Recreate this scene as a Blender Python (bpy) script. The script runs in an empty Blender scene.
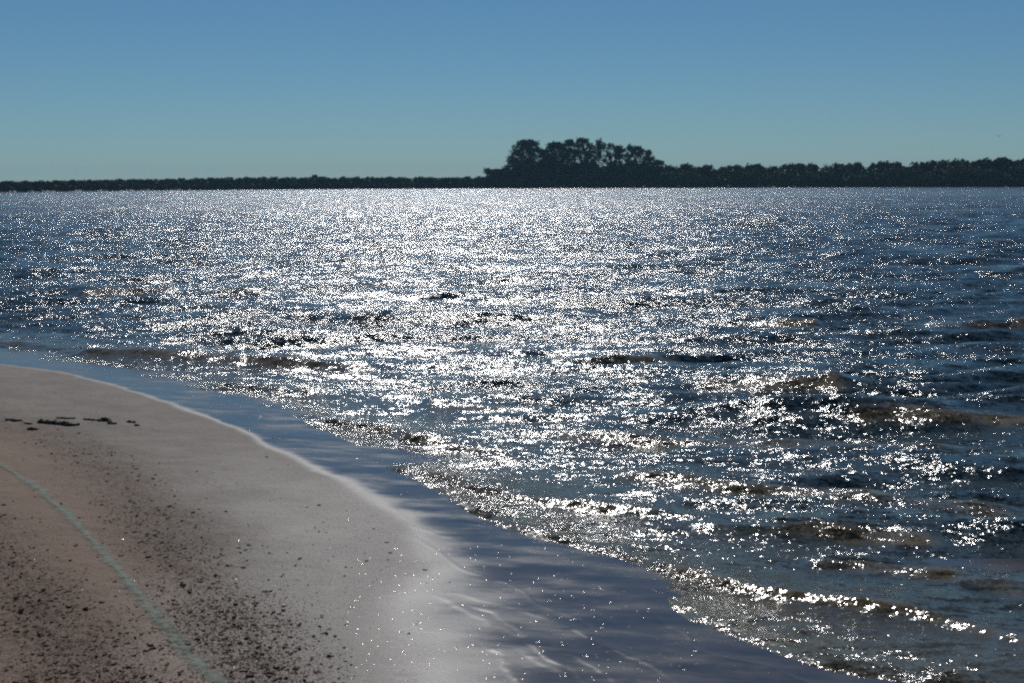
import bpy, math, random
import numpy as np

random.seed(7)
RNG = np.random.default_rng(7)
SC = bpy.context.scene
COL = SC.collection

# ------------------------------------------------------------------ camera model
W, H = 1024, 683
F = 1422.0                      # focal length in pixels
CAM_H = 3.0
PITCH = math.atan((341.5 - 183.0) / F)
ROLL = math.radians(0.30)
SUN_AZ = math.radians(-3.2)     # from +Y, positive to +X
SUN_EL = math.radians(40.0)


def px_ray(px, py):
    u, v = px - W / 2.0, py - H / 2.0
    c, s = math.cos(ROLL), math.sin(ROLL)
    # undo the roll, then the pitch
    u2, v2 = u * c - v * s, u * s + v * c
    d = (u2, F * math.cos(PITCH) - v2 * math.sin(PITCH), -F * math.sin(PITCH) - v2 * math.cos(PITCH))
    return d


def ground_pt(px, py, z=0.0):
    d = px_ray(px, py)
    t = (z - CAM_H) / d[2]
    return (d[0] * t, d[1] * t)


def at_range(px, py, y):
    d = px_ray(px, py)
    t = y / d[1]
    return (d[0] * t, y, CAM_H + d[2] * t)


# ------------------------------------------------------------------ numpy noise
def _hash(ix, iy, seed):
    n = (ix.astype(np.int64) * 374761393 + iy.astype(np.int64) * 668265263 + seed * 1442695041) & 0xFFFFFFFF
    n = ((n ^ (n >> 13)) * 1274126177) & 0xFFFFFFFF
    n = (n ^ (n >> 16)) & 0xFFFFFFFF
    return n.astype(np.float64) / 4294967295.0


def vnoise(x, y, seed=0):
    x, y = np.asarray(x, float), np.asarray(y, float)
    ix, iy = np.floor(x), np.floor(y)
    fx, fy = x - ix, y - iy
    fx, fy = fx * fx * fx * (fx * (fx * 6 - 15) + 10), fy * fy * fy * (fy * (fy * 6 - 15) + 10)
    a, b = _hash(ix, iy, seed), _hash(ix + 1, iy, seed)
    c, d = _hash(ix, iy + 1, seed), _hash(ix + 1, iy + 1, seed)
    return (a * (1 - fx) + b * fx) * (1 - fy) + (c * (1 - fx) + d * fx) * fy


def fbm(x, y, oct=4, seed=0):
    t, a, n = 0.0, 0.5, 0.0
    for i in range(oct):
        t = t + a * vnoise(x * 2 ** i + 17.3 * i, y * 2 ** i - 9.1 * i, seed + i)
        n += a
        a *= 0.5
    return t / n


def smooth(a, b, x):
    t = np.clip((x - a) / (b - a), 0, 1)
    return t * t * (3 - 2 * t)


def spline(pts, n=12):
    p = [np.array(q, float) for q in pts]
    p = [2 * p[0] - p[1]] + p + [2 * p[-1] - p[-2]]
    out = []
    for i in range(1, len(p) - 2):
        for k in range(n):
            t = k / n
            out.append(0.5 * ((2 * p[i]) + (-p[i - 1] + p[i + 1]) * t + (2 * p[i - 1] - 5 * p[i] + 4 * p[i + 1] - p[i + 2]) * t * t
                              + (-p[i - 1] + 3 * p[i] - 3 * p[i + 1] + p[i + 2]) * t ** 3))
    out.append(p[-2])
    return np.array(out)


def seg_dist(X, Y, line, near=None):
    """distance, arc position (0..1) and signed side of the nearest point of a polyline"""
    best = np.full(X.shape, 1e9)
    arc = np.zeros(X.shape)
    side = np.zeros(X.shape)
    L = np.concatenate([[0], np.cumsum(np.hypot(*np.diff(line, axis=0).T))])
    for i in range(len(line) - 1):
        ax, ay = line[i]
        dx, dy = line[i + 1] - line[i]
        ll = math.hypot(dx, dy) + 1e-12
        t = np.clip(((X - ax) * dx + (Y - ay) * dy) / ll ** 2, 0, 1)
        qx, qy = X - ax - t * dx, Y - ay - t * dy
        d = np.hypot(qx, qy)
        m = d < best
        best = np.where(m, d, best)
        arc = np.where(m, (L[i] + t * ll) / L[-1], arc)
        side = np.where(m, dx * qy - dy * qx, side)
    return best, arc, np.sign(side)


# ------------------------------------------------------------------ the plan of the shore
WATER_EDGE_PX = [(-190, 341), (-90, 345), (0, 353), (70, 364), (140, 377), (210, 392), (270, 410), (330, 434), (380, 462),
                 (430, 490), (480, 518), (530, 537), (580, 554), (625, 583), (680, 613), (740, 637), (800, 661), (860, 685)]
EDGE = [(-120, 75), (-60, 47)] + [ground_pt(*p) for p in WATER_EDGE_PX] + [(3.0, 7.2), (4.6, 5.0), (7.5, 2.0), (12, -3), (30, -20)]
EDGE = spline(EDGE, 4)
def in_poly(X, Y, poly):
    c = np.zeros(X.shape, bool)
    for i in range(len(poly)):
        x1, y1 = poly[i]
        x2, y2 = poly[(i + 1) % len(poly)]
        if y1 == y2:
            continue
        m = ((y1 > Y) != (y2 > Y))
        if m.any():
            c ^= m & (X < (x2 - x1) * (Y - y1) / (y2 - y1) + x1)
    return c


def signed(X, Y, line):
    """signed distance to a shore line: positive on the lake's side, exact within 90 m, a large constant beyond"""
    X, Y = np.asarray(X, float), np.asarray(Y, float)
    poly = np.concatenate([line, [(-60, -400), (-600, -400), (-600, line[0][1])]])
    out = np.full(X.shape, 90.0)
    m = np.hypot(X, Y) < 90
    if m.any():
        xm, ym = X[m], Y[m]
        d, a, sd = seg_dist(xm, ym, line)
        out[m] = np.where(in_poly(xm, ym, poly), -d, d)
    m = ~m
    if m.any():
        out[m] = np.where(in_poly(X[m], Y[m], poly), -90.0, 90.0)
    return out


def shore_s(X, Y):
    """metres offshore of the water's edge (negative on the beach)"""
    return signed(X, Y, EDGE)


def beach_base(s):
    return np.where(s < 0, 0.62 * (1 - np.exp(np.minimum(s, 0) * 0.045 / 0.62)), -1.6 * (1 - np.exp(-np.maximum(s, 0) * 0.05 / 1.6)))


def beach_pt(px, py):
    z = 0.0
    for _ in range(6):
        x, y = ground_pt(px, py, z)
        z = max(0.0, float(beach_base(shore_s(np.array([x]), np.array([y])))[0]))
    return x, y


DRY_PX = [(-190, 354), (-90, 359), (0, 366), (60, 374), (100, 385), (150, 400), (200, 418), (250, 440), (300, 465), (345, 489),
          (392, 516), (408, 538), (400, 568), (375, 605), (362, 645), (370, 690)]
DRY = [(-120, 68), (-60, 42)] + [beach_pt(*p) for p in DRY_PX] + [(-1.0, 5.0), (-0.5, 1.0), (3, -10)]
DRY = spline(DRY, 4)


def dry_s(X, Y):
    return signed(X, Y, DRY)


FAR_PX = [(-700, 195.5), (-300, 193.8), (0, 192.6), (120, 191.0), (250, 189.8), (380, 189.0), (490, 188.4), (600, 188.0),
          (700, 187.8), (860, 187.3), (1024, 187.0), (1300, 186.6), (1700, 186.0)]
_fa, _fd = [], []
for p in FAR_PX:
    gx, gy = ground_pt(*p)
    _fa.append(math.atan2(gx, gy))
    _fd.append(math.hypot(gx, gy))


def far_r(az):
    return np.interp(az, _fa, _fd)


RIDGES = [[(415, 588), (447, 602), (480, 622), (500, 632), (530, 645), (550, 663), (580, 678), (610, 700)],
          [(503, 645), (525, 652), (547, 668), (560, 690)],
          [(486, 646), (503, 668), (515, 690)],
          [(470, 600), (510, 622), (550, 650), (585, 668), (640, 700)],
          [(440, 588), (500, 606), (560, 628), (640, 662), (700, 690)]]
RIDGES = [spline([beach_pt(*q) for q in r], 4) for r in RIDGES]
BAND_A = spline([beach_pt(*q) for q in [(-120, 398), (-40, 412), (20, 428), (75, 448), (130, 490), (160, 535), (195, 585), (240, 640), (273, 690), (305, 760)]], 6)
BAND_B = spline([beach_pt(*q) for q in [(-140, 470), (-60, 505), (0, 560), (35, 605), (75, 650), (105, 690), (130, 740)]], 6)
GREEN = spline([beach_pt(*q) for q in [(-120, 425), (-50, 446), (0, 466), (30, 483), (60, 508), (90, 538), (120, 574), (150, 610), (182, 643), (215, 676), (250, 715), (280, 770)]], 8)


def near_dist(X, Y, line, reach=3.0):
    """distance and signed distance to a line, 50 m where the line is out of reach"""
    X, Y = np.asarray(X, float), np.asarray(Y, float)
    d, sd, ar = np.full(X.shape, 50.0), np.full(X.shape, 50.0), np.zeros(X.shape)
    (x0, y0), (x1, y1) = line.min(0) - reach, line.max(0) + reach
    m = (X > x0) & (X < x1) & (Y > y0) & (Y < y1)
    if m.any():
        dd, a, s_ = seg_dist(X[m], Y[m], line)
        d[m], sd[m], ar[m] = dd, dd * s_, a
    return d, sd, ar


def bands(X, Y):
    da, _, _ = near_dist(X, Y, BAND_A)
    db, _, _ = near_dist(X, Y, BAND_B)
    w = 0.75 + 0.5 * fbm(X * 1.3, Y * 1.3, 3, 5)
    return np.clip(np.maximum(np.exp(-(da / (0.45 * w)) ** 2), np.exp(-(db / (0.42 * w)) ** 2)), 0, 1)


def R_near(X, Y):
    return (np.hypot(X, Y) < 25).astype(float)


def sand_z(X, Y, full=True, s=None, ds=None):
    X, Y = np.asarray(X, float), np.asarray(Y, float)
    s = shore_s(X, Y) if s is None else s
    z = beach_base(s)
    if full:
        r = np.hypot(X, Y)
        ds = dry_s(X, Y) if ds is None else ds
        dry = smooth(0.05, -0.8, ds)
        z = z + (fbm(X * 0.6, Y * 0.6, 3, 21) - .5) * 0.05 * np.clip(-s / 2, 0, 1)
        z = z + dry * ((fbm(X * 2.3, Y * 2.3, 4, 31) - .5) * 0.035 + (fbm(X * 9, Y * 9, 3, 33) - .5) * 0.010)
        b = bands(X, Y)
        z = z + b * (fbm(X * 16, Y * 16, 3, 35) - .5) * 0.030
        for i, rd in enumerate(RIDGES):
            d, d2, a = near_dist(X + (fbm(X * 3, Y * 3, 3, 55 + i) - .5) * .22, Y + (fbm(X * 3, Y * 3, 3, 65 + i) - .5) * .16, rd, 0.5)
            wv = 0.5 + vnoise(a * 14, a * 0 + i, 51)
            prof = np.where(d2 > 0, np.exp(-(d2 / 0.10) ** 2), np.exp(-(d2 / 0.022) ** 2))
            z = z + 0.0032 * wv * prof * smooth(0, .12, a) * (0.35 + 1.1 * vnoise(X * 5, Y * 5, 58 + i))
        for j, off in enumerate((0.22, 0.55, 0.95)):
            dd = s + off + (fbm(X * .8, Y * .8, 3, 240 + j) - .5) * .7
            z = z + 0.0022 * np.exp(-(dd / 0.02) ** 2) * smooth(.35, .6, vnoise(X * .9, Y * .9, 250 + j)) * (R_near(X, Y))
        # far bank
        az = np.arctan2(X, Y)
        fr = far_r(az)
        z = z + np.where((r > 200) & (Y > 0), (np.clip((r - fr + 2) / 6, 0, 1)) * 2.3, 0)
    return z


# ------------------------------------------------------------------ waves
def crest(pts, A, wf, wb):
    return spline([ground_pt(*p) for p in pts], 5), A, wf, wb


CRESTS = [
    crest([(425, 486), (470, 505), (500, 521), (540, 534), (580, 542), (640, 559), (684, 571), (740, 587), (820, 600), (900, 610), (960, 621), (1024, 640), (1120, 680)], 0.060, 0.10, 0.42),
    crest([(375, 462), (440, 478), (480, 489), (520, 497), (560, 504), (600, 509), (640, 512), (700, 514)], 0.055, 0.11, 0.40),
    crest([(290, 411), (370, 428), (430, 440), (500, 450), (545, 456)], 0.065, 0.14, 0.5),
    crest([(70, 351), (130, 354), (200, 357), (270, 361), (390, 366)], 0.13, 0.26, 0.8),
    crest([(-60, 340), (20, 344), (90, 351)], 0.07, 0.2, 0.7),
    crest([(210, 386), (270, 389), (325, 393)], 0.07, 0.18, 0.6),
    crest([(590, 468), (680, 475), (740, 480), (800, 484), (900, 494), (1060, 505)], 0.075, 0.31, 0.50),
    crest([(520, 431), (620, 434), (720, 437), (820, 438), (900, 441), (1010, 447)], 0.085, 0.34, 0.55),
    crest([(690, 527), (760, 525), (850, 525), (960, 531)], 0.060, 0.17, 0.38),
    crest([(800, 556), (850, 558), (940, 566), (1060, 586)], 0.055, 0.24, 0.42),
    crest([(830, 412), (920, 410), (1000, 411), (1080, 413)], 0.045, 0.20, 0.55),
    crest([(60, 291), (200, 289), (270, 292)], 0.14, 0.5, 1.2),
    crest([(720, 318), (830, 319)], 0.12, 0.45, 1.1),
    crest([(920, 323), (1060, 323)], 0.12, 0.45, 1.1),
    crest([(350, 316), (385, 317)], 0.10, 0.45, 1.0),
    crest([(560, 353), (690, 355)], 0.08, 0.4, 1.0),
    crest([(690, 375), (860, 378)], 0.08, 0.34, 0.9),
    crest([(420, 400), (560, 405)], 0.07, 0.28, 0.7),
]
COMPS = []
for i in range(34):
    lam = 0.55 * (4.6 / 0.55) ** (i / 33.0)
    th = RNG.normal(0.06, 0.26)
    COMPS.append((2 * math.pi / lam, th, RNG.uniform(0, 6.28), lam))


def water_z(X, Y, s, dr):
    """dr: local mesh spacing, waves shorter than a few of it fade out"""
    z = np.zeros(X.shape)
    wx = X + (fbm(X * .35, Y * .35, 2, 71) - .5) * 1.2
    wy = Y + (fbm(X * .35, Y * .35, 2, 72) - .5) * 1.2
    for k, th, ph, lam in COMPS:
        a = 0.0080 * lam ** 0.85
        q = np.sin(k * (wx * math.sin(th) + wy * math.cos(th)) + ph)
        q = (0.5 + 0.5 * q) ** 1.7 * 2 - 1
        z += a * q * smooth(0.6, 0.25, dr / lam)
    for lam, a, th, ph in ((1.55, .011, .03, .4), (2.3, .019, .09, 2.0), (3.4, .022, -.04, 4.1)):
        q = np.sin(2 * math.pi / lam * (wx * math.sin(th) + wy * math.cos(th)) + ph)
        z += a * ((0.5 + 0.5 * q) ** 2.2 * 2 - 1) * smooth(0.6, 0.25, dr / lam) * (.4 + 1.2 * fbm(X * .22, Y * .5, 2, 170 + int(lam * 10)))
    grp = 0.5 + 0.9 * fbm(X * 0.16, Y * 0.26, 3, 73)
    front = np.zeros(X.shape)
    foot = np.zeros(X.shape)
    z = z * (0.10 + 0.9 * smooth(0.0, 5.0, s)) * grp
    z += (fbm(X * 1.6, Y * 6.0, 3, 77) - .5) * 0.04 * smooth(0.1, 2.5, s) * smooth(0.25, .06, dr)
    z += (fbm(X * 4.0, Y * 11.0, 2, 78) - .5) * 0.012 * smooth(0.0, .5, s) * smooth(0.12, .03, dr)
    for i, (ln, A, wf, wb) in enumerate(CRESTS):
        x0, x1 = ln[:, 0].min() - 4, ln[:, 0].max() + 4
        y0, y1 = ln[:, 1].min() - 4, ln[:, 1].max() + 4
        m = (X > x0) & (X < x1) & (Y > y0) & (Y < y1)
        xm, ym = X[m], Y[m]
        jx = (fbm(xm * 1.1, ym * 1.1, 2, 90 + i) - .5) * 0.22 + (fbm(xm * 4, ym * 4, 2, 190 + i) - .5) * 0.10
        d, arc, sd = seg_dist(xm, ym + jx, ln)
        d = d * -sd                                # positive in front (towards the beach)
        env = smooth(0, .34 if i == 0 else .12, arc) * smooth(1, .85, arc) * (0.45 + 0.75 * vnoise(arc * 7, arc * 0 + i, 120 + i))
        front[m] = np.maximum(front[m], np.clip(env, 0, 1.2) * np.exp(-((d - wf * .5) / (wf * 1.1)) ** 2))
        if i == 3:
            env = smooth(0, .10, arc) * smooth(1, .9, arc) * (.8 + .35 * vnoise(arc * 6, arc * 0, 199))
        foot[m] = np.maximum(foot[m], (0.6 if i < 3 else 0.25) * np.clip(env, 0, 1.2) * np.exp(-((d - wf * 1.1) / (wf * .45)) ** 2))
        z[m] += A * env * np.where(d > 0, np.exp(-(d / wf) ** 2), np.exp(-(d / wb) ** 2))
    z += 0.010 * np.exp(-((s - 0.10) / 0.09) ** 2) * (0.3 + vnoise(X * 3, Y * 3, 140)) - 0.004
    return z, front, foot


# ------------------------------------------------------------------ material helpers
def mat(name):
    m = bpy.data.materials.new(name)
    m.use_nodes = True
    nt = m.node_tree
    nt.nodes.clear()
    out = nt.nodes.new('ShaderNodeOutputMaterial')
    b = nt.nodes.new('ShaderNodeBsdfPrincipled')
    nt.links.new(b.outputs[0], out.inputs[0])
    return m, nt, b


def N(nt, t, **kw):
    n = nt.nodes.new(t)
    for k, v in kw.items():
        if k.startswith('i_'):
            n.inputs[int(k[2:]) if k[2:].isdigit() else k[2:].replace('_', ' ')].default_value = v
        else:
            setattr(n, k, v)
    return n


def math_n(nt, op, a, b=None, clamp=False):
    n = nt.nodes.new('ShaderNodeMath')
    n.operation = op
    n.use_clamp = clamp
    for i, v in enumerate((a, b)):
        if v is None:
            continue
        if isinstance(v, (int, float)):
            n.inputs[i].default_value = v
        else:
            nt.links.new(v, n.inputs[i])
    return n.outputs[0]


def noise(nt, vec, scale, detail=2.0, rough=0.5, dist=0.0, color=False):
    n = nt.nodes.new('ShaderNodeTexNoise')
    n.inputs['Scale'].default_value = scale
    n.inputs['Detail'].default_value = detail
    n.inputs['Roughness'].default_value = rough
    n.inputs['Distortion'].default_value = dist
    nt.links.new(vec, n.inputs['Vector'])
    return n.outputs['Color' if color else 'Fac']


def mixc(nt, fac, a, b, blend='MIX'):
    n = nt.nodes.new('ShaderNodeMix')
    n.data_type = 'RGBA'
    n.blend_type = blend
    for sock, v in ((n.inputs[0], fac), (n.inputs[6], a), (n.inputs[7], b)):
        if isinstance(v, (int, float)):
            sock.default_value = v
        elif isinstance(v, tuple):
            sock.default_value = (*v, 1)
        else:
            nt.links.new(v, sock)
    return n.outputs[2]


def ramp(nt, fac, lo, hi, a=0.0, b=1.0):
    n = nt.nodes.new('ShaderNodeMapRange')
    n.interpolation_type = 'SMOOTHSTEP'
    n.inputs[1].default_value = lo
    n.inputs[2].default_value = hi
    n.inputs[3].default_value = a
    n.inputs[4].default_value = b
    nt.links.new(fac, n.inputs[0])
    return n.outputs[0]


def position(nt):
    return nt.nodes.new('ShaderNodeNewGeometry').outputs['Position']


def mapped(nt, vec, sx, sy, rot=0.0):
    n = nt.nodes.new('ShaderNodeMapping')
    n.inputs['Scale'].default_value = (sx, sy, 1)
    n.inputs['Rotation'].default_value = (0, 0, rot)
    nt.links.new(vec, n.inputs['Vector'])
    return n.outputs[0]


# ------------------------------------------------------------------ materials
def make_water():
    m, nt, b = mat('lake_water')
    pos = position(nt)
    geo = nt.nodes.new('ShaderNodeNewGeometry')
    acc = None
    # (scale x, scale y, slope gain x, slope gain y): the ripples' own slopes, from a hand's breadth to a few metres
    for sx, sy, gx, gy, rot, det in RIPPLES:
        c = noise(nt, mapped(nt, pos, sx, sy, rot), 1.0, det, 0.55, 0.0, True)
        v = nt.nodes.new('ShaderNodeVectorMath'); v.operation = 'SUBTRACT'
        nt.links.new(c, v.inputs[0]); v.inputs[1].default_value = (.5, .5, .5)
        g = nt.nodes.new('ShaderNodeVectorMath'); g.operation = 'MULTIPLY'
        nt.links.new(v.outputs[0], g.inputs[0]); g.inputs[1].default_value = (gx, gy, 0)
        if acc is None:
            acc = g.outputs[0]
        else:
            a = nt.nodes.new('ShaderNodeVectorMath'); a.operation = 'ADD'
            nt.links.new(acc, a.inputs[0]); nt.links.new(g.outputs[0], a.inputs[1])
            acc = a.outputs[0]
    # gusts: calmer and rougher patches of water; calmer near the beach
    att = nt.nodes.new('ShaderNodeAttribute'); att.attribute_name = 'chop'
    gust = ramp(nt, noise(nt, mapped(nt, pos, 0.10, 0.22), 1.0, 3, 0.6), 0.30, 0.70, 0.70, 1.25)
    rows = ramp(nt, noise(nt, mapped(nt, pos, 0.16, 0.028, 0.05), 1.0, 4, 0.7), 0.35, 0.65, 0.72, 1.30)
    of1 = nt.nodes.new('ShaderNodeAttribute'); of1.attribute_name = 'offshore'
    mx = nt.nodes.new('ShaderNodeMix')
    nt.links.new(of1.outputs['Fac'], mx.inputs[0]); nt.links.new(gust, mx.inputs[2]); nt.links.new(math_n(nt, 'MULTIPLY', rows, 1.0), mx.inputs[3])
    k = math_n(nt, 'MULTIPLY', mx.outputs[0], att.outputs['Fac'])
    sc = nt.nodes.new('ShaderNodeVectorMath'); sc.operation = 'SCALE'
    nt.links.new(acc, sc.inputs[0]); nt.links.new(k, sc.inputs['Scale'])
    ad = nt.nodes.new('ShaderNodeVectorMath'); ad.operation = 'ADD'
    nt.links.new(geo.outputs['Normal'], ad.inputs[0]); nt.links.new(sc.outputs[0], ad.inputs[1])
    nm = nt.nodes.new('ShaderNodeVectorMath'); nm.operation = 'NORMALIZE'
    nt.links.new(ad.outputs[0], nm.inputs[0])
    nt.links.new(nm.outputs[0], b.inputs['Normal'])
    mud_glow = nt.nodes.new('ShaderNodeAttribute'); mud_glow.attribute_name = 'mud_glow'
    col = mixc(nt, mud_glow.outputs['Fac'], (0.017, 0.044, 0.057), (0.150, 0.105, 0.043))  # brown of muddy shallows, also painted sunlight coming through the crest fronts
    fo = nt.nodes.new('ShaderNodeAttribute'); fo.attribute_name = 'foam'
    bub = math_n(nt, 'MULTIPLY', math_n(nt, 'ADD', noise(nt, pos, 55, 3, .65), noise(nt, pos, 9, 2, .6)), 0.5)
    ff = ramp(nt, math_n(nt, 'ADD', bub, math_n(nt, 'MULTIPLY', math_n(nt, 'SUBTRACT', fo.outputs['Fac'], 1.0), .45)), .42, .58)
    col = mixc(nt, ff, col, (0.36, 0.32, 0.25))
    nt.links.new(col, b.inputs['Base Color'])
    ofs = nt.nodes.new('ShaderNodeAttribute'); ofs.attribute_name = 'offshore'
    nt.links.new(math_n(nt, 'ADD', ramp(nt, ofs.outputs['Fac'], 0, 1, 0.135, 0.23), math_n(nt, 'MULTIPLY', ff, .3)), b.inputs['Roughness'])
    b.inputs['IOR'].default_value = 1.333
    return m


RIPPLES = [(0.7, 2.0, 0.65, 1.20, 0.06, 2.0),
           (2.2, 5.5, 1.15, 1.75, -0.08, 2.0),
           (7.5, 15.0, 1.50, 1.90, 0.08, 2.0),
           (24.0, 36.0, 1.45, 1.70, 0.2, 1.0),
           (70.0, 90.0, 1.00, 1.10, 0.0, 0.0)]


def make_sand():
    m, nt, b = mat('beach_sand')
    pos = position(nt)
    wet = nt.nodes.new('ShaderNodeAttribute'); wet.attribute_name = 'wet'
    band = nt.nodes.new('ShaderNodeAttribute'); band.attribute_name = 'litter'
    inner = nt.nodes.new('ShaderNodeAttribute'); inner.attribute_name = 'inland'
    n1 = noise(nt, pos, 1.3, 6, 0.65)
    n2 = noise(nt, mapped(nt, pos, 4, 6.5, .5), 1.0, 5, 0.7)
    n3 = noise(nt, pos, 160, 2, 0.6)
    n4 = noise(nt, pos, 42, 3, 0.65)
    base = mixc(nt, ramp(nt, n1, .35, .65), (0.128, 0.110, 0.090), (0.188, 0.163, 0.136))
    base = mixc(nt, math_n(nt, 'MULTIPLY', ramp(nt, n2, .42, .68), 0.60), base, (0.122, 0.088, 0.064))
    base = mixc(nt, inner.outputs['Fac'], base, (0.178, 0.112, 0.072))
    spk = ramp(nt, n4, .46, .60)
    lit = math_n(nt, 'MULTIPLY', band.outputs['Fac'], math_n(nt, 'ADD', math_n(nt, 'MULTIPLY', spk, 0.45), 0.42))
    base = mixc(nt, lit, base, (0.088, 0.050, 0.031))
    base = mixc(nt, math_n(nt, 'MULTIPLY', ramp(nt, n3, .35, .70), 0.30), base, (0.10, 0.080, 0.062))
    n5 = noise(nt, mapped(nt, pos, 2.0, 4.5, .6), 1.0, 5, 0.65)
    wetc = mixc(nt, ramp(nt, n5, .3, .7), (0.042, 0.035, 0.032), (0.088, 0.073, 0.062))
    wn0 = math_n(nt, 'ADD', wet.outputs['Fac'], math_n(nt, 'MULTIPLY', math_n(nt, 'SUBTRACT', n1, 0.5), 0.25))
    col = mixc(nt, ramp(nt, wn0, 0.0, 0.55), base, wetc)
    nt.links.new(col, b.inputs['Base Color'])
    # dry grains are matt, a film of water is glossy
    wn = math_n(nt, 'ADD', wet.outputs['Fac'], math_n(nt, 'MULTIPLY', math_n(nt, 'SUBTRACT', n2, 0.5), 0.18))
    dampa = nt.nodes.new('ShaderNodeAttribute'); dampa.attribute_name = 'damp'
    dryr = math_n(nt, 'ADD', ramp(nt, dampa.outputs['Fac'], 0, 1, 0.82, 0.52), math_n(nt, 'MULTIPLY', math_n(nt, 'SUBTRACT', n4, .5), .25))
    wetr = ramp(nt, noise(nt, mapped(nt, pos, 1.2, 3.0, .7), 1.0, 4, 0.6), .35, .68, .09, .30)
    rmix = nt.nodes.new('ShaderNodeMix')
    nt.links.new(ramp(nt, wn, 0.10, 1.02), rmix.inputs[0])
    nt.links.new(dryr, rmix.inputs[2]); nt.links.new(wetr, rmix.inputs[3])
    nt.links.new(rmix.outputs[0], b.inputs['Roughness'])
    b.inputs['IOR'].default_value = 1.36
    bp = nt.nodes.new('ShaderNodeBump')
    bp.inputs['Distance'].default_value = 0.02
    g = math_n(nt, 'ADD', math_n(nt, 'MULTIPLY', n3, 0.25), math_n(nt, 'MULTIPLY', n4, 0.7))
    nt.links.new(g, bp.inputs['Height'])
    nt.links.new(ramp(nt, wn, 0.0, 0.48, 0.90, 0.08), bp.inputs['Strength'])
    nt.links.new(bp.outputs[0], b.inputs['Normal'])
    return m


def simple(name, c1, c2, scale=4.0, rough=0.85, spec=0.3):
    m, nt, b = mat(name)
    tc = nt.nodes.new('ShaderNodeTexCoord')
    n = noise(nt, tc.outputs['Object'], scale, 4, 0.6)
    nt.links.new(mixc(nt, ramp(nt, n, .35, .65), c1, c2), b.inputs['Base Color'])
    b.inputs['Roughness'].default_value = rough
    b.inputs['Specular IOR Level'].default_value = spec
    return m


def make_foliage(name, c1, c2):
    m, nt, b = mat(name)
    tc = nt.nodes.new('ShaderNodeTexCoord')
    oi = nt.nodes.new('ShaderNodeObjectInfo')
    n = noise(nt, tc.outputs['Object'], 0.5, 3, 0.6)
    c = mixc(nt, ramp(nt, n, .35, .65), c1, c2)
    hsv = nt.nodes.new('ShaderNodeHueSaturation')
    nt.links.new(c, hsv.inputs['Color'])
    nt.links.new(ramp(nt, oi.outputs['Random'], 0, 1, 0.75, 1.25), hsv.inputs['Value'])
    nt.links.new(hsv.outputs[0], b.inputs['Base Color'])
    b.inputs['Roughness'].default_value = 0.8
    b.inputs['Specular IOR Level'].default_value = 0.1
    return m


M_WATER = make_water()
M_SAND = make_sand()
M_LEAF = make_foliage('dark_foliage', (0.040, 0.058, 0.030), (0.060, 0.082, 0.040))
M_SHRUB = make_foliage('shrub_foliage', (0.062, 0.088, 0.040), (0.115, 0.140, 0.062))
M_BARK = simple('tree_bark', (0.10, 0.085, 0.07), (0.16, 0.14, 0.12), 1.2)
M_SCRAP = simple('bark_scrap', (0.028, 0.018, 0.012), (0.135, 0.078, 0.045), 30, 0.8)
M_WOOD = simple('wet_driftwood', (0.018, 0.014, 0.011), (0.045, 0.034, 0.025), 14, 0.7)
M_WEED = simple('dried_weed', (0.045, 0.036, 0.012), (0.090, 0.068, 0.022), 18, 0.8)
M_BIRD = simple('bird_plumage', (0.05, 0.05, 0.055), (0.08, 0.08, 0.085), 6)
M_SHELL = simple('wet_shell', (0.30, 0.27, 0.25), (0.50, 0.46, 0.42), 60, 0.16, 0.5)


# ------------------------------------------------------------------ object helpers
def mesh_np(name, V, quads, material, smooth_shade=True, attrs=None):
    me = bpy.data.meshes.new(name)
    nv, nq = len(V), len(quads)
    me.vertices.add(nv)
    me.vertices.foreach_set('co', np.asarray(V, np.float32).ravel())
    k = quads.shape[1]
    me.loops.add(nq * k)
    me.loops.foreach_set('vertex_index', np.asarray(quads, np.int32).ravel())
    me.polygons.add(nq)
    me.polygons.foreach_set('loop_start', np.arange(nq, dtype=np.int32) * k)
    if smooth_shade:
        me.polygons.foreach_set('use_smooth', np.ones(nq, bool))
    me.update(calc_edges=True)
    for an, av in (attrs or {}).items():
        a = me.attributes.new(an, 'FLOAT', 'POINT')
        a.data.foreach_set('value', np.asarray(av, np.float32).ravel())
    if material:
        me.materials.append(material)
    return me


def link(name, me, parent=None, loc=(0, 0, 0)):
    o = bpy.data.objects.new(name, me)
    COL.objects.link(o)
    o.location = loc
    if parent:
        o.parent = parent
    return o


def tag(o, label=None, cat=None, group=None, kind=None):
    for k, v in (('label', label), ('category', cat), ('group', group), ('kind', kind)):
        if v:
            o[k] = v
    return o


def grid_faces(nr, nc):
    i = np.arange(nr - 1)[:, None] * nc + np.arange(nc - 1)[None, :]
    i = i.ravel()
    return np.stack([i, i + 1, i + nc + 1, i + nc], 1)


def azimuths(n_in):
    a = np.radians(23.5)
    inn = np.linspace(-a, a, n_in)
    out = a + (np.radians(75) - a) * (np.linspace(0, 1, 90)[1:] ** 1.6)
    return np.concatenate([-out[::-1], inn, out])


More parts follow.
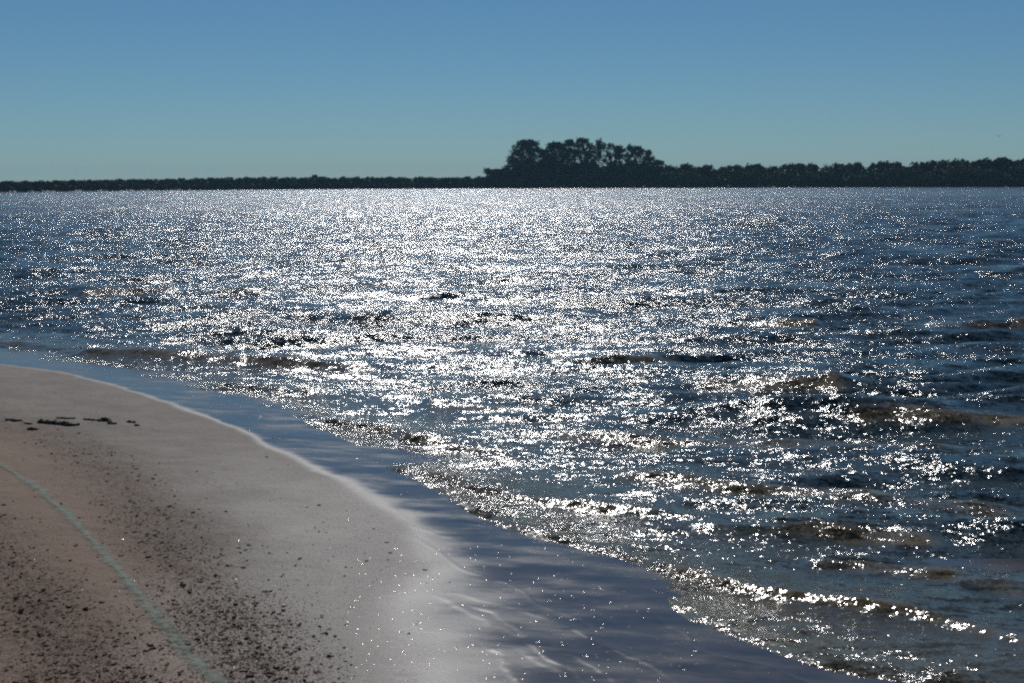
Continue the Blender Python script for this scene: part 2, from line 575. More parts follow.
# ------------------------------------------------------------------ ground sheet
def build_ground():
    r = [2.0]
    while r[-1] < 3200:
        q = r[-1]
        step = min(max(q * q / (CAM_H * F) * 0.9, 0.012), 0.006 * q if q < 60 else 0.02 * q)
        if q > 500 and q < 900:
            step = 4
        r.append(q + step)
    r = np.array(r)
    az = azimuths(620)
    R, A = np.meshgrid(r, az, indexing='ij')
    X, Y = R * np.sin(A), R * np.cos(A)
    s, ds = shore_s(X, Y), dry_s(X, Y)
    Z = sand_z(X, Y, True, s, ds)
    soft = np.interp(Y, [6, 9.5, 12.5, 16, 40], [2.5, 1.7, 0.48, 0.27, 0.45])
    ds = ds + (fbm(X * 1.5, Y * 1.5, 3, 41) - .5) * 0.30 * np.interp(Y, [8, 13], [1.2, .6])
    wet = smooth(-0.35, 1.0, ds / soft)
    wet = np.maximum(wet, smooth(-0.15, 0.05, s))
    wet = np.where(R > 200, 0.3, wet)
    # firm damp sand a bit above the film
    damp = smooth(-2.6, -0.1, ds + (fbm(X * 1.2, Y * 1.2, 3, 47) - .5) * .9) * np.interp(Y, [9, 12.5, 14.5, 17, 24], [1.0, .95, .5, .2, .05])
    lit = bands(X, Y) * smooth(0.2, -0.4, ds)
    inl = signed(X, Y, BAND_A)
    inland = smooth(-0.5, 0.5, -inl + (fbm(X * 2, Y * 2, 3, 44) - .5) * .8)
    inland = np.where(R > 200, .6, inland)
    V = np.stack([X, Y, Z], -1).reshape(-1, 3)
    me = mesh_np('sand_ground', V, grid_faces(*X.shape), M_SAND, True, {'wet': wet, 'litter': lit, 'inland': inland, 'damp': damp})
    o = link('sand_ground', me)
    tag(o, kind='structure')
    return o


def build_water():
    r = [5.0]
    while r[-1] < 1150:
        q = r[-1]
        step = min(q * q / (CAM_H * F) * 1.0, 0.0042 * q)
        step = max(step, 0.010)
        if q > 300:
            step = 0.012 * q
        r.append(q + step)
    r = np.array(r)
    az = azimuths(640)
    R, A = np.meshgrid(r, az, indexing='ij')
    X, Y = R * np.sin(A), R * np.cos(A)
    s = shore_s(X, Y)
    dr = np.gradient(r)[:, None] * np.ones_like(A)
    Z, front, base_front = water_z(X, Y, s, dr)
    chop = 0.50 + 0.22 * smooth(0.5, 5.0, s) + 0.04 * smooth(4, 45, s)
    chop = np.maximum(chop, 1.05 * np.exp(-((s - 0.35) / 0.55) ** 2))
    mud_glow = 0.10 + 0.55 * np.exp(-np.maximum(s, 0) / 1.6)
    mud_glow = np.maximum(mud_glow, np.clip(front, 0, 1) * .8)  # crest fronts: glow of sun through the wave, put into the colour
    off = smooth(20, 260, R)
    foam = np.exp(-((s - 0.06) / 0.05) ** 2) * (0.2 + vnoise(X * 2, Y * 2, 150)) + 0.8 * base_front
    V = np.stack([X, Y, Z], -1).reshape(-1, 3)
    faces = grid_faces(*X.shape)
    sv = s.ravel()
    keep = sv[faces].max(1) > -0.8
    faces = faces[keep]
    used = np.unique(faces)
    remap = np.full(len(V), -1)
    remap[used] = np.arange(len(used))
    me = mesh_np('lake_water', V[used], remap[faces], M_WATER, True,
                 {'chop': chop.ravel()[used], 'mud_glow': mud_glow.ravel()[used], 'offshore': off.ravel()[used], 'foam': foam.ravel()[used]})
    o = link('lake_water', me)
    tag(o, kind='structure')


build_ground()
build_water()


# ------------------------------------------------------------------ trees
def leaf_quads(C, size, rng, flat=0.0):
    """one tilted leaf-clump quad for each centre"""
    n = len(C)
    u = rng.normal(size=(n, 3)); u /= np.linalg.norm(u, axis=1)[:, None]
    w = rng.normal(size=(n, 3)); w[:, 2] *= (1 - flat)
    v = np.cross(u, w); v /= np.linalg.norm(v, axis=1)[:, None] + 1e-9
    sz = (size * rng.uniform(0.55, 1.35, n))[:, None]
    a, b = u * sz * .5, v * sz * .5 * rng.uniform(.5, 1.0, (n, 1))
    V = np.stack([C - a - b * .3, C - b + a * .2, C + a + b * .2, C + b - a * .1], 1).reshape(-1, 3)
    return V


def lobes_points(lobes, per, rng):
    pts = []
    for (x, y, z, rx, rz) in lobes:
        n = max(8, int(per * rx * rx))
        d = rng.normal(size=(n, 3)); d /= np.linalg.norm(d, axis=1)[:, None]
        rad = rng.uniform(0.25, 1.0, n) ** 0.5 * (1 + 0.24 * rng.normal(size=n))
        p = d * rad[:, None] * np.array([rx, rx, rz])
        pts.append(p + np.array([x, y, z]))
    return np.concatenate(pts)


def tube(path, radii, k=6):
    V, Q = [], []
    path = [np.array(p, float) for p in path]
    for i, p in enumerate(path):
        t = path[min(i + 1, len(path) - 1)] - path[max(i - 1, 0)]
        t /= np.linalg.norm(t) + 1e-9
        u = np.cross(t, (0.31, .95, 0.05) if abs(t[2]) > .7 else (0, 0, 1)); u /= np.linalg.norm(u)
        w = np.cross(t, u)
        for j in range(k):
            a = 2 * math.pi * j / k
            V.append(p + radii[i] * (math.cos(a) * u + math.sin(a) * w))
    for i in range(len(path) - 1):
        for j in range(k):
            Q.append((i * k + j, i * k + (j + 1) % k, (i + 1) * k + (j + 1) % k, (i + 1) * k + j))
    return V, Q


def tubes_mesh(name, items, material):
    V, Q = [], []
    for path, radii in items:
        v, q = tube(path, radii)
        off = len(V)
        V += v
        Q += [tuple(a + off for a in f) for f in q]
    me = bpy.data.meshes.new(name)
    me.from_pydata([tuple(v) for v in V], [], Q)
    me.materials.append(material)
    for p in me.polygons:
        p.use_smooth = True
    return me


def quads_mesh(name, V, material):
    q = np.arange(len(V)).reshape(-1, 4)
    return mesh_np(name, V, q, material, False)


def tall_tree(px, top, base, width, label, style='round', depth=0.0, cat='tree', bare=0.18, name='tall_tree'):
    """width and tops are read in pixels; the tree stands on the far bank at that bearing, at its real size"""
    g = ground_pt(px, base)
    az = math.atan2(g[0], g[1])
    rr = float(far_r(az)) + 14 + depth
    x, y = rr * math.sin(az), rr * math.cos(az)
    m = y / F
    tz = at_range(px, top, y)[2]
    h = tz - 0.5
    w = width * m * 1.5
    rng = np.random.default_rng(int(px * 7 + top))
    root = bpy.data.objects.new(name, None)
    COL.objects.link(root)
    root.location = (x, y, 0.5)
    tag(root, label, cat, 'tall trees rising above the far wood')
    lobes = []
    if style == 'plume':
        for i in range(15):
            a = rng.uniform(0, 6.28); el = rng.uniform(0.1, 1.3)
            L = w * rng.uniform(.35, .62)
            for t in (0.35, .6, .85, 1.0):
                lobes.append((math.cos(a) * L * t * math.cos(el), math.sin(a) * L * t * math.cos(el),
                              h * .86 + L * t * math.sin(el) * 1.0, .8, .9))
        for i in range(9):
            lobes.append((rng.normal() * w * .16, rng.normal() * w * .16, h * rng.uniform(.45, .9), w * .17, w * .2))
    else:
        n = int(34 + w * 6.5)
        for i in range(n):
            t = rng.uniform(bare, 1.0)
            prof = math.sqrt(max(0.05, 1 - ((t - .62) / .42) ** 2)) if t > .62 else 0.72 + .28 * (t - bare) / (.62 - bare)
            a = rng.uniform(0, 6.28)
            q = w * .5 * prof * math.sqrt(rng.uniform(.05, 1)) * .84
            rl = rng.uniform(.07, .26) * w ** .5 * 2.0
            lobes.append((q * math.cos(a), q * math.sin(a), min(h * t, h - rl * .72) - .17 * h * (q / (w * .5)) ** 2 * t, rl, rl * .8))
        rl = 0.5 * w ** .5
        lobes.append((rng.normal() * .5, 0, h - rl * .85, rl, rl * .85))
    C = lobes_points(lobes, 30, rng)
    C = C[C[:, 2] > h * .12]
    link('crown', quads_mesh('tall_crown', leaf_quads(C, 0.78, rng), M_LEAF), root)
    items = []
    lean = rng.normal(0, .03, 2) * h
    tp = [(lean[0] * t, lean[1] * t, h * .92 * t) for t in (0, .15, .35, .6, .8, 1.0)]
    items.append((tp, [h * .019 * (1 - .9 * t) + .04 for t in (0, .15, .35, .6, .8, 1.0)]))
    for l in lobes[::2]:
        t0 = max(.2, min(.85, l[2] / h - .18))
        p0 = np.array([lean[0] * t0, lean[1] * t0, h * .92 * t0])
        p1 = np.array(l[:3])
        mid = (p0 + p1) / 2 + np.array([0, 0, -.04 * h])
        items.append(([p0, mid, p1], [h * .007, h * .0045, .05]))
    link('trunk', tubes_mesh('tall_trunk', items, M_BARK), root)
    return root


TALL = [
    (527, 139.5, 26, 'round', 0, 'broad tall tree at the left end of the tall group, rounded top'),
    (514, 158, 14, 'round', -4, 'ragged lower tree leaning out left of the broad tall tree'),
    (545, 149, 15, 'round', 6, 'lower crown filling the notch right of the broad tall tree'),
    (556, 141.5, 20, 'round', 2, 'tall tree just right of the notch in the tall group'),
    (569, 139, 15, 'round', 6, 'narrow tall tree with pointed top left of the tallest crown'),
    (582, 137.5, 17, 'round', 0, 'tallest tree of the far group, dense round crown left of the slit of sky'),
    (592, 145, 8, 'round', 4, 'slim shorter tree directly right of the slit of sky'),
    (600, 142.5, 11, 'plume', 0, 'feathery plume topped tree standing up in the middle of the tall group'),
    (611, 143, 11, 'round', 3, 'narrow tall tree right of the feathery plume topped tree'),
    (620, 144.8, 11, 'round', 0, 'flat topped tall tree, second right of the feathery plume'),
    (629, 144, 7, 'round', 4, 'thin spiky tall tree with a sky gap on its right'),
    (637, 145.5, 14, 'round', 0, 'round topped tall tree near the right end of the tall group'),
    (648, 149.5, 11, 'round', -3, 'ragged last tall tree at the right end of the tall group'),
]
for px, top, wd, st, dp, lb in TALL:
    tall_tree(px, top, 188, wd, lb, st, dp)
tall_tree(657, 159.5, 188, 11, 'small round tree just right of the tall group, above the low wood', 'round', -2, bare=.2, name='small_tree')
tall_tree(499, 168.5, 188, 13, 'low bushy tree at the left foot of the tall group', 'round', -5, bare=.1, name='small_tree')
tall_tree(315, 174.5, 189, 5, 'single tree poking above the thin left belt of woods', 'round', 4, bare=.25, name='small_tree')
tall_tree(305, 177.5, 189, 7, 'small rounded tree beside the single taller one on the left belt', 'round', 4, bare=.15, name='small_tree')

LOW_RNG = np.random.default_rng(99)


def low_tree_mesh(seed, hw, n_l, material, size):
    """a wide crown to the ground on a short trunk: 1 unit = 1 m of a 10 m tree"""
    rng = np.random.default_rng(seed)
    h, w = 10.0, 10.0 * hw
    lobes = []
    for i in range(n_l):
        t = rng.uniform(.10, .95)
        prof = math.sqrt(max(.08, 1 - (abs(t - .5) / .56) ** 2))
        a = rng.uniform(0, 6.28)
        q = w * .5 * prof * math.sqrt(rng.uniform(0.05, 1)) * .85
        rl = rng.uniform(1.1, 1.9)
        lobes.append((q * math.cos(a), q * math.sin(a), min(h * t, h - rl * .7), rl, rl * .8))
    C = lobes_points(lobes, 15, rng)
    C = C[C[:, 2] > -.2]
    LV = leaf_quads(C, size, rng)
    items = [([(0, 0, -.5), (.1, 0, 3), (.2, .1, 7)], [.28, .2, .08])]
    for l in lobes[:5]:
        items.append(([(0.1, 0, 2.5), tuple(np.array(l[:3]) * .6 + (0, 0, 1)), l[:3]], [.12, .08, .03]))
    V, Q = [tuple(v) for v in LV], [tuple(range(i, i + 4)) for i in range(0, len(LV), 4)]
    nleaf = len(Q)
    for path, rad in items:
        v, q = tube(path, rad, 5)
        off = len(V)
        V += [tuple(p) for p in v]
        Q += [tuple(a + off for a in f) for f in q]
    me = bpy.data.meshes.new('low_tree')
    me.from_pydata(V, [], Q)
    me.materials.append(material)
    me.materials.append(M_BARK)
    for i, p in enumerate(me.polygons):
        p.material_index = 0 if i < nleaf else 1
    return me


TREE_MESH = [low_tree_mesh(200 + i, .62 + .08 * i, 26, M_LEAF, 1.1) for i in range(6)]
SHRUB_MESH = [low_tree_mesh(300 + i, 1.0 + .12 * i, 30, M_SHRUB, 1.2) for i in range(5)]


def plant_row(name, meshes, x0, x1, step, topf, base_off, label, group, cat, wid=1.0, jit=1.7):
    px = x0
    k = 0
    while px < x1:
        q = px + LOW_RNG.normal() * step * .25
        top = topf(q) + abs(LOW_RNG.normal()) * jit
        az = math.atan((q - W / 2) / F)
        rr = float(far_r(az)) + base_off + LOW_RNG.uniform(-3, 3)
        x, y = rr * math.sin(az), rr * math.cos(az)
        h = at_range(q, top, y)[2] - .4
        o = link(name, meshes[k % len(meshes)], None, (x, y, .4))
        s = max(h, 1.5) / 10.0
        ws = s * wid * LOW_RNG.uniform(.85, 1.25)
        o.scale = (ws, ws, s)
        o.rotation_euler = (0, 0, LOW_RNG.uniform(0, 6.28))
        tag(o, label, cat, group)
        px += step * LOW_RNG.uniform(.75, 1.25)
        k += 1


RTOP = lambda x: np.interp(x, [480, 495, 520, 600, 650, 670, 690, 720, 760, 800, 830, 860, 900, 940, 960, 985, 1024, 1100],
                           [172, 168, 165, 164, 163, 163.5, 165.5, 165.5, 163.5, 162.5, 163.5, 162.5, 161.5, 160, 159.5, 158.5, 157.5, 157]) + 2.0 * math.sin(x * .19) * math.sin(x * .067)
LTOP = lambda x: np.interp(x, [-100, 0, 60, 150, 250, 350, 450, 490], [182, 181, 180, 178.8, 177, 177, 176.8, 176.6]) + .5 * math.sin(x * .4)
plant_row('woodland_tree', TREE_MESH, 492, 1075, 6.2, RTOP, 16, 'dark rounded tree in the back of the wood on the right far shore',
          'trees of the right far wood', 'tree')
plant_row('shore_shrub', SHRUB_MESH, 490, 1075, 8.0, lambda x: RTOP(x) + 8.0 + 2.5 * math.sin(x * .09), 4,
          'dense low shrub at the waterline before the right far wood', 'shrubs along the right far waterline', 'shrub', 1.1, 2.0)
plant_row('belt_tree', TREE_MESH, -45, 492, 3.9, LTOP, 10, 'small dark tree in the thin belt along the left far shore',
          'trees of the thin left far belt', 'tree', 1.25, .7)


def undergrowth():
    """the dense tangle between the trees of the far shore, one mass"""
    rng = np.random.default_rng(5)
    n = 30000
    q = rng.uniform(-60, 1090, n)
    az = np.arctan((q - W / 2) / F)
    rr = far_r(az) + rng.uniform(1.5, 30, n)
    right = smooth(484, 496, q)
    top = np.where(right > .5, 7.5, 3.6)
    zz = rng.uniform(0.1, 1, n) * top * (0.75 + .5 * vnoise(q * .25, q * 0, 8)) + .2
    C = np.stack([rr * np.sin(az), rr * np.cos(az), zz], 1)
    o = link('undergrowth', quads_mesh('undergrowth', leaf_quads(C, 1.3, rng), M_LEAF))
    tag(o, 'dense dark undergrowth between the trees of the far shore', 'undergrowth', None, 'stuff')


undergrowth()


# ------------------------------------------------------------------ things on the beach
def on_sand(px, py):
    z = 0.0
    for _ in range(6):
        x, y = ground_pt(px, py, z)
        z = float(sand_z(np.array([x]), np.array([y]))[0])
    return x, y, z


def project_px(x, y, z):
    d = np.stack([x, y, z - CAM_H])
    cp, sp = math.cos(PITCH), math.sin(PITCH)
    fwd = d[1] * cp - d[2] * sp
    up = d[1] * sp + d[2] * cp
    u, v = d[0] / fwd * F, -up / fwd * F
    c, s = math.cos(ROLL), math.sin(ROLL)
    return W / 2 + u * c + v * s, H / 2 - u * s + v * c


# chips of bark and leaf
def chip(seed):
    rng = np.random.default_rng(seed)
    n = 8
    ang = np.linspace(0, 2 * math.pi, n, endpoint=False) + rng.normal(0, .15, n)
    rad = rng.uniform(.6, 1.1, n)
    asp = rng.uniform(.35, .75)
    top, bot = [], []
    curl = rng.uniform(.1, .5)
    for a, r in zip(ang, rad):
        x, y = math.cos(a) * r, math.sin(a) * r * asp
        z = curl * (x * x) * .5
        top.append((x * .8, y * .8, z + .30 + rng.uniform(0, .12)))
        bot.append((x, y, z * .6 - .05))
    V = bot + top + [(0, 0, .36 + rng.uniform(0, .1))]
    Fc = [(i, (i + 1) % n, n + (i + 1) % n, n + i) for i in range(n)] + [(n + i, n + (i + 1) % n, 2 * n) for i in range(n)] + [tuple(range(n))[::-1]]
    return np.array(V), Fc


CHIPS = [chip(i) for i in range(8)]
rng = np.random.default_rng(12)
n = 150000
qx = rng.uniform(-60, 470, n)
qy = rng.uniform(395, 720, n)
gx, gy = np.array([ground_pt(a, b) for a, b in zip(qx, qy)]).T
b = bands(gx, gy)
ds = dry_s(gx, gy)
prob = (b ** 1.5 * (0.30 + 1.6 * fbm(gx * 2.5, gy * 2.5, 4, 61) ** 3) * 0.42 + 0.010) * np.clip((qy - 380) / 300, .1, 1) ** 0.6
prob = np.where(ds > -0.1, 0.0012, prob)
sel = (rng.uniform(0, 1, n) < prob * 3.3)
gx, gy = gx[sel], gy[sel]
gz = sand_z(gx, gy)
size = 0.0058 * np.exp(rng.normal(0, .60, len(gx)))
fine = rng.uniform(0, 1, len(gx)) < .72
size = np.where(fine, rng.uniform(.0022, .0048, len(gx)), size)
size = np.clip(size, .002, .021)
app = size / gy
ppx, ppy = project_px(gx, gy, gz)
inside = (ppx > 0) & (ppx < W) & (ppy > 0) & (ppy < H - 2)
order = np.argsort(-(app * inside))
single, rest = order[:290], order[290:]
chip_me = []
for V, Fc in CHIPS:
    me = bpy.data.meshes.new('bark_scrap')
    me.from_pydata([tuple(v) for v in V], [], Fc)
    me.materials.append(M_SCRAP)
    chip_me.append(me)
for k, i in enumerate(single):
    o = link('bark_scrap', chip_me[k % 8], None, (gx[i], gy[i], gz[i] + .001))
    s_ = size[i]
    o.scale = (s_ * rng.uniform(.9, 1.6), s_, s_ * rng.uniform(.6, 1.3))
    o.rotation_euler = (rng.normal() * .15, rng.normal() * .15, rng.uniform(0, 6.28))
    tag(o, 'small dark scrap of bark lying loose on the sand', 'bark scrap', 'bark scraps scattered over the beach')
AV, AF = [], []
for k, i in enumerate(rest):
    V, Fc = CHIPS[k % 8]
    a = rng.uniform(0, 6.28)
    c_, s2 = math.cos(a), math.sin(a)
    P = V * np.array([size[i] * rng.uniform(.9, 1.6), size[i], size[i] * rng.uniform(.6, 1.2)])
    P = np.stack([P[:, 0] * c_ - P[:, 1] * s2 + gx[i], P[:, 0] * s2 + P[:, 1] * c_ + gy[i], P[:, 2] + gz[i] + .001], 1)
    off = len(AV)
    AV += [tuple(p) for p in P]
    AF += [tuple(q + off for q in f) for f in Fc]
me = bpy.data.meshes.new('beach_litter')
me.from_pydata(AV, [], AF)
me.materials.append(M_SCRAP)
tag(link('beach_litter', me), 'fine dark plant litter strewn in bands over the brown sand', 'litter', None, 'stuff')
print('litter', len(gx), len(single))


# pale wet shell pieces that catch the sun
def shell_mesh(seed):
    rg = np.random.default_rng(seed)
    V, Q = [(0, 0, .30)], []
    k = 9
    for j, (r, z) in enumerate(((.35, .265), (.7, .15), (1.0, 0.0), (0.85, -.12))):
        for i in range(k):
            a = 2 * math.pi * i / k
            rr = r * (1 + .12 * math.sin(a * 2 + seed))
            V.append((rr * math.cos(a), rr * math.sin(a) * .8, z))
    for i in range(k):
        Q.append((0, 1 + i, 1 + (i + 1) % k))
    for j in range(3):
        for i in range(k):
            Q.append((1 + j * k + i, 1 + (j + 1) * k + i, 1 + (j + 1) * k + (i + 1) % k, 1 + j * k + (i + 1) % k))
    me = bpy.data.meshes.new('shell')
    me.from_pydata(V, [], Q)
    me.materials.append(M_SHELL)
    for p in me.polygons:
        p.use_smooth = True
    return me


SHELLS = [shell_mesh(i) for i in range(4)]
cnt = 0
while cnt < 295:
    if rng.uniform() < .88:
        a, c = rng.uniform(345, 700), rng.uniform(545, 682)
    elif rng.uniform() < .6:
        a, c = rng.uniform(40, 420), rng.uniform(365, 520)
    else:
        a, c = rng.uniform(10, 340), rng.uniform(480, 682)
    x, y = ground_pt(a, c)
    s_, d_ = float(shore_s(np.array([x]), np.array([y]))[0]), float(dry_s(np.array([x]), np.array([y]))[0])
    if s_ > -.1 or (c < 525 and a > 40 and a < 420 and d_ < 0.0 and rng.uniform() < .9):
        continue
    x, y, z = on_sand(a, c)
    r_ = rng.uniform(.005, .0105) * (1.0 if c > 540 else 1.5)
    o = link('shell', SHELLS[cnt % 4], None, (x, y, z + .0005))
    o.scale = (r_, r_, r_ * .45)
    o.rotation_euler = (math.radians(rng.normal(12.5, 5)), math.radians(rng.normal(0, 4)), rng.uniform(0, .6))
    tag(o, 'tiny pale shell piece glinting on the sand', 'shell', 'shell pieces glinting on the beach')
    cnt += 1


def driftwood(pxs, r0, name, label, cat, material, seed, lump=.25, dz=.01):
    rg = np.random.default_rng(seed)
    pts = spline([on_sand(*p) for p in pxs], 7)
    n_ = len(pts)
    V, Q = [], []
    k = 9
    for i, p in enumerate(pts):
        t = i / (n_ - 1)
        tr = r0 * (0.45 + .75 * math.sin(math.pi * min(1, t * .8 + .12))) * (1 + lump * rg.normal() * .6)
        tn = pts[min(i + 1, n_ - 1)] - pts[max(i - 1, 0)]
        tn /= np.linalg.norm(tn)
        u = np.cross(tn, (0, 0, 1)); u /= np.linalg.norm(u)
        w = np.cross(u, tn)
        if i in (0, n_ - 1):
            tr *= .35
        for j in range(k):
            a = 2 * math.pi * j / k
            q = tr * (1 + lump * rg.normal() * .5)
            V.append(tuple(p + u * q * math.cos(a) + w * q * .8 * math.sin(a) + np.array([0, 0, dz])))
    for i in range(n_ - 1):
        for j in range(k):
            Q.append((i * k + j, i * k + (j + 1) % k, (i + 1) * k + (j + 1) % k, (i + 1) * k + j))
    Q.append(tuple(range(k))[::-1])
    Q.append(tuple(range((n_ - 1) * k, n_ * k)))
    c0 = np.mean(np.array(V), 0)
    c0[2] = min(v[2] for v in V)
    me = bpy.data.meshes.new(name)
    me.from_pydata([tuple(np.array(v) - c0) for v in V], [], Q)
    me.materials.append(material)
    o = link(name, me, None, tuple(c0))
    return tag(o, label, cat)


driftwood([(38, 422.0), (48, 423.5), (58, 424.6), (70, 425.4), (80, 425.4)], .036, 'driftwood', 'long black stick of driftwood, largest of the wrack on the upper beach', 'driftwood', M_WOOD, 1)
driftwood([(5, 420.0), (14, 420.8), (23, 421.2)], .018, 'driftwood', 'thin dark stick at the far left end of the wrack line', 'driftwood', M_WOOD, 2)
driftwood([(24, 423.6), (33, 424.4)], .014, 'driftwood', 'short dark twig between the thin left stick and the long black stick', 'driftwood', M_WOOD, 3)
driftwood([(27, 429.2), (38, 429.8)], .020, 'driftwood', 'stubby dark twig lying below the thin left stick', 'driftwood', M_WOOD, 4)
driftwood([(56, 418.3), (66, 418.8), (76, 418.6)], .013, 'driftwood', 'faint thin twig lying just beyond the long black stick', 'driftwood', M_WOOD, 5)
driftwood([(83, 419.6), (91, 420.4), (99, 421.2)], .014, 'driftwood', 'thin brown twig touching the olive weed clump', 'driftwood', M_WOOD, 6)
driftwood([(98, 421.5), (105, 421.3), (111, 422.2)], .034, 'weed_clump', 'olive brown clump of dried weed right of the long black stick', 'weed', M_WEED, 7, .5)
driftwood([(107, 424.2), (117, 424.0)], .020, 'weed_clump', 'small dark weed scrap below the olive brown clump', 'weed', M_WOOD, 8, .4)
driftwood([(126, 422.4), (136, 423.0)], .018, 'driftwood', 'dark twig right of the olive weed clump', 'driftwood', M_WOOD, 9, .4)
driftwood([(134, 425.6), (140, 426.0)], .016, 'driftwood', 'tiny dark stub at the right end of the wrack line', 'driftwood', M_WOOD, 10, .4)


def algae_line():
    rg = np.random.default_rng(3)
    V, Q = [], []
    dens = spline(GREEN, 8)
    k = 11
    edge = []
    for i, p in enumerate(dens):
        t = dens[min(i + 1, len(dens) - 1)] - dens[max(i - 1, 0)]
        t /= np.linalg.norm(t)
        nrm = np.array([-t[1], t[0]])
        j0 = (fbm(p[0] * 2.2, p[1] * 2.2, 3, 81) - .5) * .06
        wd = 0.075 + 0.08 * (vnoise(p[0] * 3, p[1] * 3, 82) - .5)
        for j in range(k):
            q = p + nrm * ((j / (k - 1) - .5) * 2 * wd + j0)
            e = 1 - abs(j / (k - 1) - .5) * 2
            edge.append(e)
            V.append((q[0], q[1], 0.004 + .004 * e ** .5))
    V = np.array(V)
    V[:, 2] += sand_z(V[:, 0], V[:, 1])
    for i in range(len(dens) - 1):
        for j in range(k - 1):
            Q.append((i * k + j, i * k + j + 1, (i + 1) * k + j + 1, (i + 1) * k + j))
    m, nt, bs = mat('dried_algae')
    pos = position(nt)
    at = nt.nodes.new('ShaderNodeAttribute'); at.attribute_name = 'body'
    n1 = noise(nt, pos, 14, 5, .65)
    n2 = noise(nt, pos, 90, 3, .6)
    nt.links.new(mixc(nt, ramp(nt, n1, .35, .65), (0.098, 0.128, 0.098), (0.145, 0.195, 0.155)), bs.inputs['Base Color'])
    a_ = math_n(nt, 'ADD', at.outputs['Fac'], math_n(nt, 'MULTIPLY', math_n(nt, 'SUBTRACT', math_n(nt, 'ADD', n1, n2), 1.0), 2.0))
    nt.links.new(ramp(nt, a_, .15, 1.0, 0, .68), bs.inputs['Alpha'])
    bs.inputs['Roughness'].default_value = .8
    me = mesh_np('algae_line', V, np.array(Q), m, True, {'body': np.array(edge)})
    o = link('algae_line', me)
    tag(o, 'pale green streaky line of dried algae running down the brown sand', 'algae')


algae_line()


# ------------------------------------------------------------------ the bird
def bird():
    c = at_range(999, 136.2, 170.0)
    V, Q = [], []
    path = [(-.22, 0, 0), (-.16, 0, .01), (-.06, 0, .0), (.06, 0, .0), (.14, 0, .02), (.19, 0, .03), (.24, 0, .025)]
    v, q = tube(path, [.005, .03, .055, .055, .035, .03, .004], 8)
    me = bpy.data.meshes.new('bird')
    me.from_pydata([tuple(p) for p in v], [], q)
    me.materials.append(M_BIRD)
    o = link('bird', me, None, c)
    o.rotation_euler = (0, 0, math.radians(65))
    tag(o, 'small dark bird flying above the right end of the far wood', 'bird')
    for s_ in (-1, 1):
        pts = [(.08, 0, .03), (.10, .18, .10), (.02, .38, .06), (-.02, .36, .055), (-.05, .17, .09), (-.06, 0, .03)]
        vv = [(p[0], p[1] * s_, p[2] + dz) for dz in (.006, -.006) for p in pts]
        ff = [(0, 1, 4, 5), (1, 2, 3, 4), (11, 10, 7, 6), (10, 9, 8, 7)] + [(i, (i + 1) % 6, 6 + (i + 1) % 6, 6 + i) for i in range(6)]
        wm = bpy.data.meshes.new('wing')
        wm.from_pydata(vv, [], ff)
        wm.materials.append(M_BIRD)
        link('wing', wm, o)


bird()

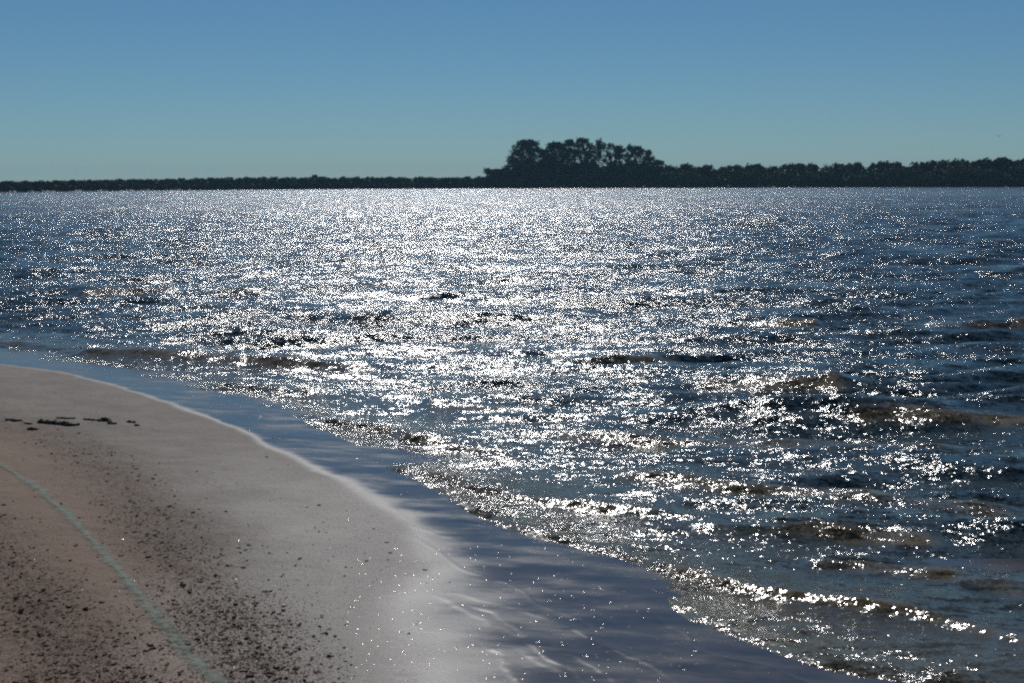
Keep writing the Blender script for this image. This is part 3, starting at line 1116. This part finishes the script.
# ------------------------------------------------------------------ the air over the lake
def haze():
    x, y0, y1, z0, z1 = 3600, -300, 3600, -3.0, 45.0
    V = [(a, b, c) for c in (z0, z1) for a, b in ((-x, y0), (x, y0), (x, y1), (-x, y1))]
    Fc = [(3, 2, 1, 0), (4, 5, 6, 7), (0, 1, 5, 4), (1, 2, 6, 5), (2, 3, 7, 6), (3, 0, 4, 7)]
    me = bpy.data.meshes.new('haze')
    me.from_pydata(V, [], Fc)
    m = bpy.data.materials.new('haze_air')
    m.use_nodes = True
    t = m.node_tree
    t.nodes.clear()
    out = t.nodes.new('ShaderNodeOutputMaterial')
    v = t.nodes.new('ShaderNodeVolumePrincipled')
    v.inputs['Color'].default_value = (0.42, 0.76, 1.0, 1)
    v.inputs['Density'].default_value = HAZE
    v.inputs['Anisotropy'].default_value = 0.0
    t.links.new(v.outputs[0], out.inputs['Volume'])
    me.materials.append(m)
    tag(link('haze', me), 'thin bluish haze over the lake', 'haze', None, 'stuff')


HAZE = 0.00011
haze()

# ------------------------------------------------------------------ light, sky, camera
world = bpy.data.worlds.new('World')
SC.world = world
world.use_nodes = True
nt = world.node_tree
bg = nt.nodes['Background']
sky = nt.nodes.new('ShaderNodeTexSky')
sky.sky_type = 'NISHITA'
sky.sun_disc = False
sky.sun_elevation = SUN_EL
sky.sun_rotation = SUN_AZ
sky.altitude = 0
sky.air_density = 0.89
sky.dust_density = 0.0
sky.ozone_density = 10.0
nt.links.new(mixc(nt, 1.0, sky.outputs[0], (0.96, 1.125, 1.08), 'MULTIPLY'), bg.inputs[0])
bg.inputs[1].default_value = 0.06

sun = bpy.data.lights.new('sun', 'SUN')
sun.energy = 4.6
sun.angle = math.radians(0.53)
sun.color = (1.0, 0.975, 0.94)
so = bpy.data.objects.new('sun', sun)
COL.objects.link(so)
# the lamp shines along its -Z: point that away from the sun's place in the sky
so.rotation_euler = (math.pi / 2 - SUN_EL, 0, math.pi - SUN_AZ)

cam = bpy.data.cameras.new('camera')
cam.sensor_fit = 'HORIZONTAL'
cam.sensor_width = 36.0
cam.lens = 36.0 * F / W
cam.clip_start = 0.1
cam.clip_end = 8000
co = bpy.data.objects.new('camera', cam)
COL.objects.link(co)
from mathutils import Matrix
co.matrix_world = (Matrix.Translation((0, 0, CAM_H)) @ Matrix.Rotation(math.pi / 2 - PITCH, 4, 'X') @ Matrix.Rotation(-ROLL, 4, 'Z'))
SC.camera = co

SC.view_settings.view_transform = 'Standard'
SC.view_settings.look = 'None'
SC.view_settings.exposure = -0.57
SC.view_settings.gamma = 1.0
SC.view_settings.use_curve_mapping = False
SC.render.engine = 'CYCLES'
SC.cycles.use_denoising = False
SC.cycles.use_adaptive_sampling = False
SC.cycles.filter_width = 2.3
SC.cycles.sample_clamp_direct = 80.0
SC.cycles.max_bounces = 5
SC.cycles.caustics_reflective = False
SC.cycles.caustics_refractive = False
